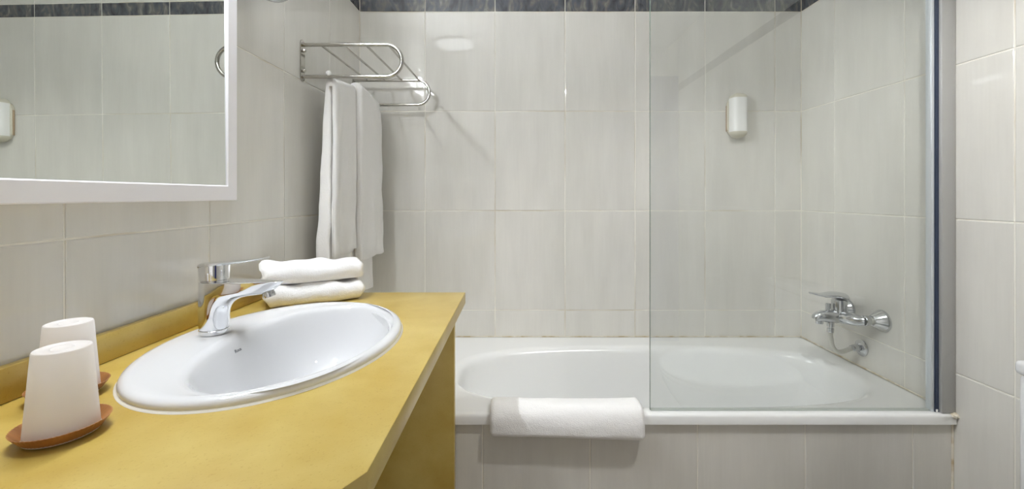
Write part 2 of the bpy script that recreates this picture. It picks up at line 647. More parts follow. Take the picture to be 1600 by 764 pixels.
# ------------------------------------------------------------------ vanity counter
ZT = H - 0.270
CF, CE = -0.1475, 1.192                    # front edge x, far end y
SPX = XL + 0.016                           # face of the backsplash
counter = thing('vanity_counter', 'yellow stone vanity counter with chamfered front corner and low backsplash', 'counter', (XL + 0.0012, 0.6, 0))
off = Vector((XL + 0.0012, 0.6, 0))
BC, BA, BB = Vector((-0.425, 0.783)), 0.200, 0.254      # basin rim
outline = [(XL + 0.0012, -0.08), (-0.42, -0.08), (-0.40, -0.005), (CF, 0.419), (CF, CE), (XL + 0.0012, CE)]
bm = bmesh.new()
ov = [bm.verts.new((x - off.x, y - off.y, ZT)) for x, y in outline]
oe = [bm.edges.new((ov[i], ov[(i + 1) % len(ov)])) for i in range(len(ov))]
iv = [bm.verts.new((BC.x + (BA - 0.02) * math.cos(2 * PI * i / 64) - off.x, BC.y + (BB - 0.02) * math.sin(2 * PI * i / 64) - off.y, ZT)) for i in range(64)]
ie = [bm.edges.new((iv[i], iv[(i + 1) % 64])) for i in range(64)]
bmesh.ops.triangle_fill(bm, use_beauty=True, use_dissolve=False, edges=oe + ie)
ret = bmesh.ops.extrude_face_region(bm, geom=list(bm.faces))
for g in ret['geom']:
    if isinstance(g, bmesh.types.BMVert):
        g.co.z -= 0.030
bmesh.ops.recalc_face_normals(bm, faces=bm.faces)
top_edges = [e for e in bm.edges if all(abs(v.co.z - ZT) < 1e-6 for v in e.verts) and len(e.link_faces) == 2
             and any(abs(f.normal.z) < 0.5 for f in e.link_faces) and all((Vector((v.co.x + off.x, v.co.y + off.y)) - BC).length > 0.26 for v in e.verts)]
bmesh.ops.bevel(bm, geom=top_edges, offset=0.0025, segments=2, profile=0.5, affect='EDGES')
obj('worktop', bm, 'stone', counter, angle=30)
obj('backsplash', box_bm(0.0, SPX - off.x, -0.08 - off.y, CE - off.y, ZT, ZT + 0.047, 0.0025), 'stone', counter)
obj('end_panel', box_bm(0.0, -0.1735 - off.x, CE - 0.036 - off.y, CE - 0.014 - off.y, 0.0, ZT - 0.030, 0.0015), 'stone', counter)
obj('support_panel', box_bm(0.0, 0.30, -0.06 - off.y, -0.04 - off.y, 0.0, ZT - 0.030, 0.0015), 'stone', counter)

# ------------------------------------------------------------------ basin
basin = thing('wash_basin', 'white oval ceramic wash basin set into the yellow counter', 'wash basin', (BC.x, BC.y, ZT))
NB = 96


def bring(cx, cy, a, b, zz, n=2.0):
    pts = []
    for i in range(NB):
        t = 2 * PI * i / NB
        c, s = math.cos(t), math.sin(t)
        pts.append((cx - BC.x + a * math.copysign(abs(c) ** (2 / n), c), cy - BC.y + b * math.copysign(abs(s) ** (2 / n), s), zz))
    return pts


br = [bring(BC.x, BC.y, BA - 0.026, BB - 0.026, -0.02), bring(BC.x, BC.y, BA - 0.024, BB - 0.024, 0.0005), bring(BC.x, BC.y, BA - 0.002, BB - 0.002, 0.0005), bring(BC.x, BC.y, BA, BB, 0.004),
      bring(BC.x, BC.y, BA - 0.0005, BB - 0.0005, 0.008), bring(BC.x, BC.y, BA - 0.003, BB - 0.003, 0.0115), bring(BC.x, BC.y, BA - 0.008, BB - 0.008, 0.0140),
      bring(BC.x, BC.y, BA - 0.014, BB - 0.014, 0.0148), bring(BC.x + 0.010, BC.y, BA - 0.026, BB - 0.018, 0.0145)]
for (cx, a, b, zz, n) in ((-0.3835, 0.1475, 0.2285, 0.0133, 2.1), (-0.382, 0.1425, 0.2240, 0.0122, 2.1), (-0.381, 0.1380, 0.2200, 0.0095, 2.1), (-0.3805, 0.1345, 0.2165, 0.0045, 2.1), (-0.3805, 0.1310, 0.2125, -0.0040, 2.1),
                          (-0.381, 0.1255, 0.2060, -0.018, 2.1), (-0.383, 0.116, 0.193, -0.046, 2.1), (-0.386, 0.104, 0.175, -0.078, 2.1),
                          (-0.390, 0.087, 0.148, -0.105, 2.1), (-0.394, 0.066, 0.113, -0.122, 2.1), (-0.398, 0.044, 0.07, -0.131, 2.0), (-0.40, 0.022, 0.025, -0.135, 2.0)):
    br.append(bring(cx, 0.778, a, b, zz, n))
obj('bowl', loft(br, False, True), 'ceramic', basin, angle=70)
obj('drain', lathe([(0.0, 0), (0.021, 0), (0.023, 0.002), (0.019, 0.004), (0.0, 0.003)], 28, origin=(-0.40 - BC.x, 0.778 - BC.y, -0.1352), cap0=False, cap1=False), 'chrome', basin)
# sealant ring around the rim
seal = loft([bring(BC.x, BC.y, BA + 0.0028, BB + 0.0028, 0.0002), bring(BC.x, BC.y, BA + 0.0018, BB + 0.0018, 0.0016), bring(BC.x, BC.y, BA - 0.001, BB - 0.001, 0.0035), bring(BC.x, BC.y, BA - 0.003, BB - 0.003, 0.0006)], False, False)
obj('sealant_ring', seal, simple_mat('white_sealant', (0.8, 0.78, 0.72, 1), 0.5), basin)

# maker's mark on the back slope of the bowl
cu = bpy.data.curves.new('mark', 'FONT')
cu.body = 'Roca'
cu.size = 0.0085
cu.align_x = 'CENTER'
cu.extrude = 0.0002
tmp = bpy.data.objects.new('mark_tmp', cu)
C.objects.link(tmp)
dg = bpy.context.evaluated_depsgraph_get()
me = bpy.data.meshes.new_from_object(tmp.evaluated_get(dg))
bpy.data.objects.remove(tmp)
me.materials.clear()
me.materials.append(M['ink'])
mk = bpy.data.objects.new('maker_mark', me)
C.objects.link(mk)
mk.parent = basin
mk['label'] = 'small grey printed lettering'
# the slope: from (x=-.512,z=-.001) to (x=-.505,z=-.022); text reads along +y (to the right), up = back up the slope
p_at = Vector((-0.5075 - BC.x + 0.0010, 0.775 - BC.y, -0.0130))
upv = Vector((-0.36, 0, 1)).normalized()
rightv = Vector((0, 1, 0))
nv = rightv.cross(upv)
mk.matrix_local = Matrix.Translation(p_at) @ Matrix((rightv, upv, nv)).transposed().to_4x4()
mk2 = obj('mark_line', box_bm(-0.004, 0.009, -0.0036, -0.0025, -0.0002, 0.0002), 'ink', basin, smooth=False)
mk2.matrix_local = mk.matrix_local.copy()

# ------------------------------------------------------------------ basin mixer tap
FX, FY = -0.566, 0.797
tap = thing('basin_mixer_tap', 'chrome single-lever mixer tap on the rim of the wash basin', 'tap', (FX, FY, ZT + 0.0140))


def teardrop(xm, zz, rb=0.0245, rt=0.012, n=40):
    """outline round at the back, tapering to the tip at x = xm"""
    pts = []
    for i in range(n):
        a = 2 * PI * i / n
        c, s = math.cos(a), math.sin(a)
        if c <= 0:
            pts.append((rb * c, rb * s, zz))
        else:
            ext = max(xm, rb)
            k = (ext - rb) / 0.1
            w = rb + (rt - rb) * min(1.0, k) * c ** 0.7
            e = 1.0 - 0.55 * min(1.0, k)
            pts.append((ext * c ** e, w * math.copysign(abs(s) ** (1 - 0.2 * min(1, k)), s), zz))
    return pts


XM = [(0.009, 0.0235), (0.02, 0.0235), (0.033, 0.0242), (0.042, 0.0258), (0.050, 0.0290), (0.0565, 0.0340), (0.0615, 0.0410), (0.0655, 0.0500), (0.0685, 0.0610),
      (0.0707, 0.0750), (0.0728, 0.0910), (0.0750, 0.1030), (0.0785, 0.1095), (0.0840, 0.1165), (0.0905, 0.1240), (0.0945, 0.1280), (0.0958, 0.1285)]
trings = [teardrop(0.02, 0.009, 0.0215), teardrop(0.0, 0.0095, 0.0233)] + [teardrop(x, zz) for zz, x in XM[1:]] + [teardrop(0.1265, 0.0966, 0.0237, 0.011), teardrop(0.1235, 0.0968, 0.022, 0.009)]
obj('body', loft(trings), 'chrome', tap, angle=48)
obj('base_ring', lathe([(0.0235, 0.0), (0.0243, 0.001), (0.0243, 0.0080), (0.0234, 0.0088), (0.015, 0.0088)], 40), 'chrome', tap)
obj('handle_collar', lathe([(0.021, 0.0966), (0.021, 0.1005)], 36), 'chrome_dull', tap)
hr = []
for (zz, r, tilt) in ((0.0995, 0.0225, 0), (0.1005, 0.0238, 0), (0.1225, 0.0247, 0.10), (0.1262, 0.0243, 0.13), (0.1278, 0.0215, 0.15)):
    hr.append([(r * math.cos(2 * PI * i / 40), r * math.sin(2 * PI * i / 40), zz + tilt * r * math.cos(2 * PI * i / 40)) for i in range(40)])
hd = obj('handle', loft(hr), 'chrome', tap, angle=40)
lev = []
for t in [i / 12 for i in range(13)]:
    x = -0.020 + 0.117 * t
    zc = 0.1250 + 0.0125 * t + 0.0020 * max(0, t - 0.72) / 0.28
    w = 0.0215 - 0.009 * t if t > 0.1 else 0.017 + 0.03 * t
    th = 0.0042 - 0.0024 * t
    lev.append([(x, w * math.cos(2 * PI * k / 16), zc + th * math.copysign(abs(math.sin(2 * PI * k / 16)) ** 0.6, math.sin(2 * PI * k / 16)) + 0.004 * (1 - t) * (1 - abs(math.cos(2 * PI * k / 16)) ** 2) * 0.4) for k in range(16)])
obj('lever', loft(lev), 'chrome', hd, angle=50)
ab = lathe([(0.0085, 0.0), (0.0105, 0.0006), (0.0105, 0.008), (0.009, 0.012)], 24, origin=(0, 0, 0))
bmesh.ops.rotate(ab, verts=ab.verts, cent=(0, 0, 0), matrix=Matrix.Rotation(-0.35, 3, 'Y'))
bmesh.ops.translate(ab, verts=ab.verts, vec=(0.1035, 0, 0.0665))
obj('aerator', ab, 'chrome_dull', tap)

# ------------------------------------------------------------------ cups on saucers
rnd = random.Random(3)


def make_saucer(loc, label, rot):
    s = tag(obj('saucer', fluted_saucer(), 'saucer', loc=loc), label, 'saucer', 'brown fluted saucers')
    s.rotation_euler = (0, 0, rot)
    return s


def fluted_saucer():
    prof = [(0.0, 0.0), (0.026, 0.0), (0.029, 0.0006), (0.034, 0.0050), (0.0385, 0.0112), (0.0405, 0.0145), (0.0412, 0.0150),
            (0.0402, 0.0152), (0.0375, 0.0124), (0.033, 0.0066), (0.0285, 0.0022), (0.0, 0.0018)]
    n = 336
    rings = []
    for r, h in prof:
        ring = []
        k = max(0.0, (r - 0.0285) / 0.012)
        for i in range(n):
            a = 2 * PI * i / n
            rr_ = r * (1 + 0.0075 * k * math.cos(56 * a)) if r > 0 else 1e-5
            ring.append((rr_ * math.cos(a), rr_ * math.sin(a), h + 0.0012 * k * max(0.0, 1 - k) * math.cos(56 * a)))
        rings.append(ring)
    return loft(rings, False, False)


def make_cup(loc, label):
    prof = [(0.0318, 0.0), (0.0322, 0.0008), (0.0322, 0.0028), (0.0312, 0.0034), (0.0246, 0.0945), (0.0238, 0.0962), (0.0222, 0.0968), (0.0205, 0.0960), (0.0185, 0.0950),
            (0.0110, 0.0950), (0.0098, 0.0958), (0.0085, 0.0950), (0.0, 0.0948)]
    c = tag(obj('plastic_cup', lathe(prof, 48, cap0=False, cap1=False), 'frosted', loc=loc), label, 'cup', 'upturned plastic cups')
    return c


P1, P2 = (-0.513, 0.482), (-0.606, 0.577)
make_saucer((P1[0], P1[1], ZT + 0.0004), 'brown fluted saucer under the front upturned cup', 0.2)
make_cup((P1[0], P1[1], ZT + 0.0025), 'frosted white plastic cup upside down, the nearer one of two')
make_saucer((P2[0], P2[1], ZT + 0.0004), 'brown fluted saucer against the backsplash, half hidden behind the front cup', 0.5)
make_cup((P2[0], P2[1], ZT + 0.0025), 'frosted white plastic cup upside down behind the front cup, beside the backsplash')


# ------------------------------------------------------------------ folded towels
def strip_outline(path, th):
    """closed outline of a cloth strip following a 2-D path"""
    n = len(path)
    left, right = [], []
    for i in range(n):
        a = Vector(path[max(i - 1, 0)])
        b = Vector(path[min(i + 1, n - 1)])
        t = (b - a).normalized()
        nrm = Vector((-t.y, t.x))
        p = Vector(path[i])
        left.append(p + nrm * th / 2)
        right.append(p - nrm * th / 2)
    # round the two ends
    return left + list(reversed(right))


def arc2(cx, cz, r, a0, a1, n=8):
    return [(cx + r * math.cos(a0 + (a1 - a0) * i / n), cz + r * math.sin(a0 + (a1 - a0) * i / n)) for i in range(n + 1)]


def folded_towel(length, depth, height, seed, puff=1.0, ends=0.010):
    """a towel folded into a flat parcel; its rounded fold faces -y, long axis x, base at z = 0"""
    th = height / 4.15
    ro, ri = height / 2 - th / 2, th / 2 + 0.0008
    zc = height / 2
    path = []
    # outer layer: bottom from back to front, round the fold, top to the back; then the inner fold between them
    path += [(depth - i * (depth - height / 2) / 8, zc - ro) for i in range(9)][:-1]
    path += arc2(height / 2, zc, ro, -PI / 2, -3 * PI / 2, 14)
    path += [(height / 2 + (i + 1) * (depth * 0.93 - height / 2) / 8, zc + ro) for i in range(7)]
    path += arc2(depth * 0.95 - ro * 0.5, zc + ro * 0.53, ro * 0.5, PI / 2, -PI / 2, 6)
    path += [(depth * 0.85 - i * (depth * 0.85 - height * 0.62) / 6, zc + 0.0006) for i in range(7)]
    path += arc2(height * 0.60, zc - ri * 0.9, ri * 0.9, PI / 2, 3 * PI / 2, 6)[1:]
    out2 = strip_outline(path, th * 0.98)
    nl = 44
    rings = []
    rg = random.Random(seed)
    ph = [rg.uniform(0, 6) for _ in range(6)]
    for k in range(nl + 1):
        t = k / nl
        x = (t - 0.5) * length
        e = min(t, 1 - t) * length
        er = 1 - math.sqrt(max(0.0, 1 - max(0.0, 1 - e / 0.014) ** 2))
        sq = 1.0 - 0.34 * er
        ring = []
        for j, p in enumerate(out2):
            y, zz = p
            y = depth / 2 + (y - depth / 2) * (1 - 0.12 * er)
            y = y + 0.004 * math.sin(7 * t + ph[0]) + 0.0022 * math.sin(17 * t + ph[1])
            zf = zz / height
            z2 = zc + (zz - zc) * sq
            z2 = z2 * (1 + 0.05 * math.sin(5 * t + ph[2]) * puff) + zf * (0.0028 * math.sin(11 * t + ph[3] + y * 40) + 0.0018 * math.sin(23 * t + ph[4]))
            nz = noise.noise(Vector((x * 38 + seed, y * 38, zz * 38)))
            z2 += 0.0009 * nz * zf
            y += 0.0012 * nz
            xx = x + (0.5 - abs(0.5 - t) * 0) * 0
            # the layers end unevenly
            if e < 0.03:
                xx += (1 if t > 0.5 else -0.55) * ends * (1 - e / 0.03) * math.sin(5.0 * zf + ph[5] + 14 * y) * (0.35 if t > 0.5 else 1.0)
            ring.append((xx, y, max(z2, 0.0002)))
        rings.append(ring)
    return loft(rings, True, True)


A = math.radians(31)
FT = Vector((-0.494, 1.053, 0))
ft1 = tag(obj('folded_towel', folded_towel(0.222, 0.110, 0.050, 2), 'towel', loc=(FT.x, FT.y, ZT + 0.0006), angle=60), 'white towel folded into a parcel, lying on the counter at the bottom of the pair', 'towel', 'folded hand towels on the counter')
ft1.rotation_euler = (0, 0, A)
ft2 = tag(obj('folded_towel', folded_towel(0.232, 0.112, 0.047, 8), 'towel', loc=(FT.x - 0.008, FT.y + 0.005, ZT + 0.0525), angle=60), 'white towel folded into a parcel, resting on top of another folded towel', 'towel', 'folded hand towels on the counter')
ft2.rotation_euler = (0, 0, A - 0.02)

# ------------------------------------------------------------------ towel rack
rack = thing('towel_rack', 'brushed steel wall rack with shelf bars in the corner above the bath', 'towel rack', (XL, 1.555, H + 0.42))
ro_ = Vector((XL, 1.555, H + 0.42))
RT, RB = H + 0.473, H + 0.3725
Y1, Y2 = 1.346, 1.764
REND = -0.366
rr2 = (RT - RB) / 2


def W(p):
    return Vector(p) - ro_


for yy in (Y1, Y2):
    path = [(XL + 0.002, yy, RT)] + [(XL + 0.002 + (REND - rr2 - XL) * i / 6, yy, RT) for i in range(1, 6)]
    path += arc((REND - rr2, yy, (RT + RB) / 2), rr2, PI / 2, -PI / 2, 20, (1, 0, 0), (0, 0, 1))
    path += [(XL + 0.002 + (REND - rr2 - XL) * i / 6, yy, RB) for i in range(5, 0, -1)] + [(XL + 0.002, yy, RB)]
    obj('loop', tube([W(p) for p in path], 0.0062, 14), 'steel', rack)
    # wall plate with rounded ends and screws
    pl = []
    for xx, s in ((0.0, 1.0), (0.0022, 1.0), (0.003, 0.94)):
        ring = []
        for i in range(32):
            a = 2 * PI * i / 32
            c, sn = math.cos(a), math.sin(a)
            ring.append((xx, yy - ro_.y + 0.0135 * c * s, (RT + RB) / 2 - ro_.z + math.copysign(0.052, sn) + 0.0135 * sn * s))
        pl.append(ring)
    plate = obj('wall_plate', loft(pl), 'steel', rack)
    for zz in (RT - 0.019, RB + 0.019):
        obj('screw', lathe([(0.0055, 0.003), (0.0055, 0.009), (0.004, 0.0115), (0.0, 0.012)], 16, 'X', (0, yy - ro_.y, zz - ro_.z), cap1=False), 'steel', plate)
for x in (-0.6235, -0.552, -0.481, -0.410):
    obj('shelf_bar', tube([W((x, Y1, RT + 0.001)), W((x, Y2, RT + 0.001))], 0.0038, 10), 'steel', rack)
BX = -0.594
hb = obj('hanging_bar', tube([W((BX, Y1 - 0.002, RB + 0.003)), W((BX, Y2, RB + 0.003))], 0.0045, 12), 'steel', rack)
obj('end_cap', lathe([(0.0075, 0), (0.0085, 0.002), (0.007, 0.006), (0.0, 0.008)], 18, 'Y', tuple(W((BX, Y1 - 0.004, RB + 0.0095))), direction=-1, cap1=False), 'plastic', hb)


# ------------------------------------------------------------------ hanging towels
def hanging_towel(name, label, y0, y1, zl, zr, tops, bots, seed, slant=0.0, flare=0.0, mat='linen', crest=(0.0, 0.0)):
    """a towel folded lengthwise and laid over the bar that runs along y.
    tops / bots: x of left outside, left inside, right inside, right outside at the bar and at the hems"""
    zt = RB + 0.0095
    zs = zt - 0.028                                   # where the two flaps part
    rg = random.Random(seed)
    ph = [rg.uniform(0, 6) for _ in range(10)]
    ny, nf = 34, 30
    T_, B_ = tops, bots
    prof = []                                         # (x, z, how far down, side)

    def flap(ta, ba, z_bot, side, down):
        for i in range(nf + 1):
            t = i / nf
            if not down:
                t = 1 - t
            prof.append((ta + (ba - ta) * t ** 0.85, zs + (z_bot - zs) * t, t, side))

    flap(T_[0], B_[0], zl, -1, False)
    for i in range(1, 10):                            # over the bar
        a = PI - PI * i / 10
        prof.append(((T_[0] + T_[3]) / 2 + (T_[3] - T_[0]) / 2 * math.copysign(abs(math.cos(a)) ** 0.8, math.cos(a)), zs + (zt - zs) * math.sin(a) ** 0.8, 0, 0))
    flap(T_[3], B_[3], zr, 1, True)
    hem = [(B_[3] + (B_[2] - B_[3]) * k / 4, zr - 0.003 * math.sin(PI * k / 4), 1.0, 1) for k in range(1, 4)]
    prof += hem
    flap(T_[2], B_[2], zr, 1, False)
    flap(T_[1], B_[1], zl, -1, True)
    prof += [(B_[1] + (B_[0] - B_[1]) * k / 5, zl - 0.004 * math.sin(PI * k / 5), 1.0, -1) for k in range(1, 5)]
    cxs = {-1: lambda d: (T_[0] + T_[1]) / 2 + ((B_[0] + B_[1]) / 2 - (T_[0] + T_[1]) / 2) * d ** 0.85,
           1: lambda d: (T_[2] + T_[3]) / 2 + ((B_[2] + B_[3]) / 2 - (T_[2] + T_[3]) / 2) * d ** 0.85,
           0: lambda d: (T_[0] + T_[3]) / 2}
    rings = []
    for j in range(ny + 1):
        # denser rows at the two rounded edges
        v = 0.5 - 0.5 * math.cos(PI * j / ny)
        ring = []
        for (x, zz, d, side) in prof:
            e = min(v, 1 - v) * (y1 - y0)
            rad = 0.010
            er = 1 - math.sqrt(max(0.0, 1 - max(0.0, 1 - e / rad) ** 2))
            cx = cxs[side](d)
            x2 = x + (cx - x) * 0.62 * er
            amp = 0.0018 + 0.0075 * d
            if side > 0:
                fold = math.sin(v * 8.0 + ph[0] + 0.9 * d) * 0.6 + math.sin(v * 15 + ph[1] - 1.4 * d) * 0.4
            elif side < 0:
                fold = 0.6 * math.sin(v * 7.0 + ph[2] + 0.6 * d)
            else:
                fold = 0
            x2 += amp * fold + (flare * v * d ** 0.4 if side > 0 else 0)
            yy = y0 + (y1 - y0) * v + 0.004 * math.sin(5 * d + ph[3]) * d + 0.006 * (v - 0.5) * d
            z2 = zz + slant * (v - 0.2) * d * (1 if side > 0 else 0) + 0.0035 * math.sin(v * 9 + ph[4]) * d
            z2 -= 0.006 * er * (1 - d) if side == 0 else 0
            z2 += (crest[0] + (crest[1] - crest[0]) * v) * max(0.0, 1 - d * 4) ** 2
            n3 = noise.noise(Vector((yy * 26, zz * 12, seed + side * 5.0)))
            n4 = noise.noise(Vector((yy * 90, zz * 90, x * 90)))
            x2 += 0.0045 * n3 * (0.35 + d) + 0.0005 * n4
            yy += 0.0008 * n4 + 0.0015 * noise.noise(Vector((zz * 18, x * 30, seed)))
            ring.append((x2, yy, z2))
        rings.append(ring)
    o = obj(name, loft(rings, True, True), mat, angle=120)
    tag(o, label, 'towel', 'towels on the rack')
    return o


hanging_towel('hanging_towel', 'white towel draped over the rack bar, nearer to the mirror', 1.354, 1.528, H - 0.30, H - 0.196,
              (BX - 0.020, BX - 0.0015, BX + 0.0005, BX + 0.015), (-0.645, -0.5945, -0.592, -0.577), 4, slant=0.010, mat='linen', crest=(-0.009, 0.012))
hanging_towel('hanging_towel', 'white towel draped over the rack bar, nearer to the shower wall', 1.533, 1.742, H - 0.37, H - 0.232,
              (BX - 0.018, BX - 0.002, BX + 0.002, BX + 0.034), (-0.620, -0.594, -0.590, -0.560), 11, slant=0.004, flare=0.020, mat='linen', crest=(0.024, -0.002))


# ------------------------------------------------------------------ bath mat over the tub rim
def bath_mat():
    path = [(1.248, RIM - 0.075), (1.2465, RIM - 0.045), (1.243, RIM - 0.012), (1.236, RIM + 0.007), (1.222, RIM + 0.0145), (1.200, RIM + 0.016),
            (1.183, RIM + 0.0135), (1.172, RIM + 0.004), (1.1665, RIM - 0.010), (1.165, RIM - 0.024), (1.165, RIM - 0.0375)]
    fine = []
    for a, b in zip(path[:-1], path[1:]):
        for k in range(3):
            fine.append((a[0] + (b[0] - a[0]) * k / 3, a[1] + (b[1] - a[1]) * k / 3))
    fine.append(path[-1])
    for _ in range(3):
        fine = [fine[0]] + [((fine[i - 1][0] + 2 * fine[i][0] + fine[i + 1][0]) / 4, (fine[i - 1][1] + 2 * fine[i][1] + fine[i + 1][1]) / 4) for i in range(1, len(fine) - 1)] + [fine[-1]]
    th = 0.026
    out2 = strip_outline(fine, th)
    n = len(fine)
    # round the hanging hem
    pe, tdir = Vector(fine[-1]), (Vector(fine[-1]) - Vector(fine[-2])).normalized()
    nrm = Vector((-tdir.y, tdir.x))
    hem = [pe + th / 2 * (math.cos(a) * nrm + math.sin(a) * tdir) for a in [PI * k / 8 for k in range(1, 8)]]
    out2 = out2[:n] + hem + out2[n:]
    x0, x1 = -0.078, 0.3430
    nl = 60
    rings = []
    for k in range(nl + 1):
        t = k / nl
        x = x0 + (x1 - x0) * t
        e = min(t, 1 - t) * (x1 - x0)
        rd = 1 - math.sqrt(max(0, 1 - max(0, 1 - e / 0.010) ** 2))
        ring = []
        ctr = Vector((1.205, RIM - 0.012))
        for p in out2:
            q = Vector((p.x, p.y)) if not isinstance(p, tuple) else Vector(p)
            d = q - ctr
            q = q - d.normalized() * (0.008 * rd)
            front = max(0.0, min(1.0, (1.2 - q.x) / 0.035))
            nz = noise.noise(Vector((x * 14, q.x * 30, q.y * 30)))
            n2 = noise.noise(Vector((x * 60, q.x * 80, q.y * 80)))
            yv = q.x - front * (0.0025 * nz + 0.0006 * n2)
            zv = q.y - front * 0.009 * (t ** 1.5) * max(0, (RIM - q.y) / 0.04) + 0.0015 * nz * (1 - front) + 0.0006 * n2
            zv += 0.003 * math.exp(-t / 0.18) * (1 - front * 0.6) - 0.002 * math.sin(3 * t) * (1 - front)
            ring.append((x, yv, zv))
        rings.append(ring)
    return loft(rings, True, True)


tag(obj('bath_mat', bath_mat(), 'towel', angle=70), 'thick white terry bath mat folded over the front rim of the tub', 'bath mat')

# ------------------------------------------------------------------ soap dispenser
DZ = H + (VPY - 182) * YB / F_PX
DXc = (1155.5 - VPX) * 1.80 / F_PX
disp = thing('soap_dispenser', 'white capsule-shaped soap dispenser with ivory ends on the shower wall', 'soap dispenser', (DXc, YB, DZ))


def capsule_ring(hw, z0, z1, y, n=12, waist=0.0):
    pts = []
    for a in [PI * i / n for i in range(n + 1)]:
        pts.append((hw * math.cos(a), y, z1 - hw + hw * math.sin(a)))
    for a in [PI + PI * i / n for i in range(n + 1)]:
        pts.append((hw * math.cos(a), y, z0 + hw + hw * math.sin(a)))
    return pts


plr = [[(p[0] - 0.004, p[1], p[2] + 0.001) for p in capsule_ring(hw, -0.087, 0.080, y)] for hw, y in ((0.036, -0.0005), (0.036, -0.010), (0.033, -0.013))]
obj('back_plate', loft(plr), 'ivory', disp)
bodyr = []
hh = 0.0865
prof = [(0.0, 0.030), (0.012, 0.0335), (0.03, 0.0345), (0.042, 0.031), (0.049, 0.024), (0.0525, 0.012)]


def disp_section(z0, z1, mat, name, shrink_top=False, shrink_bot=False, nz_=10):
    rings = []
    for k in range(nz_ + 1):
        t = k / nz_
        zz = z0 + (z1 - z0) * t
        s = 1.0
        if shrink_top:
            s = math.sqrt(max(0.0004, 1 - t ** 2.2))
        if shrink_bot:
            s = math.sqrt(max(0.0004, 1 - (1 - t) ** 2.2))
        waist = 1 - 0.10 * math.exp(-(zz / 0.045) ** 2)
        ring = []
        for i in range(25):
            a = PI * i / 24
            c, sn = math.cos(a), math.sin(a)
            ring.append((0.0335 * s * (0.94 + 0.06 * waist) * math.copysign(abs(c) ** 0.62, c), -0.012 - 0.044 * waist * (0.25 + 0.75 * s) * sn ** 0.62, zz))
        rings.append(ring)
    return obj(name, loft(rings), mat, disp, angle=50)


disp_section(-0.070, 0.072, 'plastic', 'body')
disp_section(0.0722, 0.094, 'ivory', 'top_cap', shrink_top=True)
disp_section(-0.096, -0.0702, 'ivory', 'bottom_cap', shrink_bot=True)
obj('wall_seal', box_bm(-0.0415, -0.0375, -0.009, -0.0005, -0.065, 0.045, 0.001), 'beige', disp)

# ------------------------------------------------------------------ bath mixer on the right wall
MX = thing('bath_mixer_tap', 'chrome wall-mounted bath mixer tap with lever above the tub', 'tap', (XR, 1.5, H - 0.415))


def B(out, y, h):
    """distance from the right wall, world y, drop below the camera -> local"""
    return Vector((-out, y - 1.5, -(h - 0.415)))


for yy in (1.425, 1.575):
    es = obj('escutcheon', lathe([(0.0365, 0.0005), (0.0365, 0.003), (0.034, 0.009), (0.024, 0.024), (0.0175, 0.036), (0.0165, 0.037)], 32, 'X', tuple(B(0, yy, 0.418)), direction=-1), 'chrome_dull', MX)
    obj('inlet', lathe([(0.0115, 0.03), (0.0115, 0.052)], 20, 'X', tuple(B(0, yy, 0.418)), direction=-1), 'hose', MX)
    obj('union_nut', lathe([(0.0155, 0.0), (0.017, 0.0015), (0.017, 0.015), (0.0155, 0.0165)], 6 * 4, 'X', tuple(B(0.047, yy, 0.418)), direction=-1), 'chrome_dull', MX)
path = [B(0.060, 1.425, 0.419), B(0.068, 1.432, 0.4195), B(0.077, 1.45, 0.421), B(0.083, 1.475, 0.423), B(0.085, 1.5, 0.424), B(0.083, 1.525, 0.423), B(0.077, 1.55, 0.421), B(0.068, 1.568, 0.4195), B(0.060, 1.575, 0.419)]
obj('body', tube(path, [0.0145, 0.017, 0.0205, 0.0225, 0.024, 0.0225, 0.0205, 0.017, 0.0145], 24), 'chrome_dull', MX)
obj('spout', tube([B(0.080, 1.5, 0.424), B(0.10, 1.5, 0.424), B(0.125, 1.5, 0.423), B(0.148, 1.5, 0.423), B(0.160, 1.5, 0.425), B(0.168, 1.5, 0.430), B(0.1715, 1.5, 0.436)],
                  [0.023, 0.0235, 0.022, 0.020, 0.0185, 0.016, 0.012], 22), 'chrome_dull', MX)
obj('aerator', lathe([(0.0115, 0.0), (0.0118, 0.001), (0.0118, 0.010), (0.0105, 0.011)], 22, 'Z', tuple(B(0.158, 1.5, 0.449))), 'chrome_dull', MX)
obj('cartridge_housing', lathe([(0.019, -0.002), (0.0235, 0.003), (0.0245, 0.02), (0.0235, 0.042), (0.0215, 0.048)], 30, 'Z', tuple(B(0.088, 1.5, 0.413))), 'chrome_dull', MX)
levr = []
for t in [i / 14 for i in range(15)]:
    o_ = 0.062 + 0.128 * t
    h_ = 0.362 - 0.008 * math.sin(PI * min(1, t * 1.6)) - 0.020 * t ** 1.2
    w_ = 0.025 * (1 - t) ** 0.6 * (1 if t > 0.12 else 0.5 + 4 * t) + 0.0085
    th_ = 0.0130 * (1 - t) ** 1.5 + 0.0038
    if t == 0: w_, th_ = 0.012, 0.006
    levr.append([B(o_, 1.5 + w_ * math.cos(2 * PI * k / 20), h_ - th_ * math.sin(2 * PI * k / 20)) for k in range(20)])
obj('lever', loft(levr), 'chrome_dull', MX, angle=50)
obj('diverter_knob', lathe([(0.0045, 0.0), (0.0045, 0.012), (0.0075, 0.013), (0.0080, 0.030), (0.0065, 0.032)], 20, 'Z', tuple(B(0.127, 1.5, 0.410))), 'chrome_dull', MX)
obj('hose_connector', lathe([(0.0095, -0.044), (0.0105, -0.043), (0.0105, -0.030), (0.0075, -0.029), (0.0075, -0.024), (0.0115, -0.023), (0.0115, -0.010), (0.010, 0.0)], 22, 'Z', tuple(B(0.119, 1.5, 0.436))), 'chrome_dull', MX)
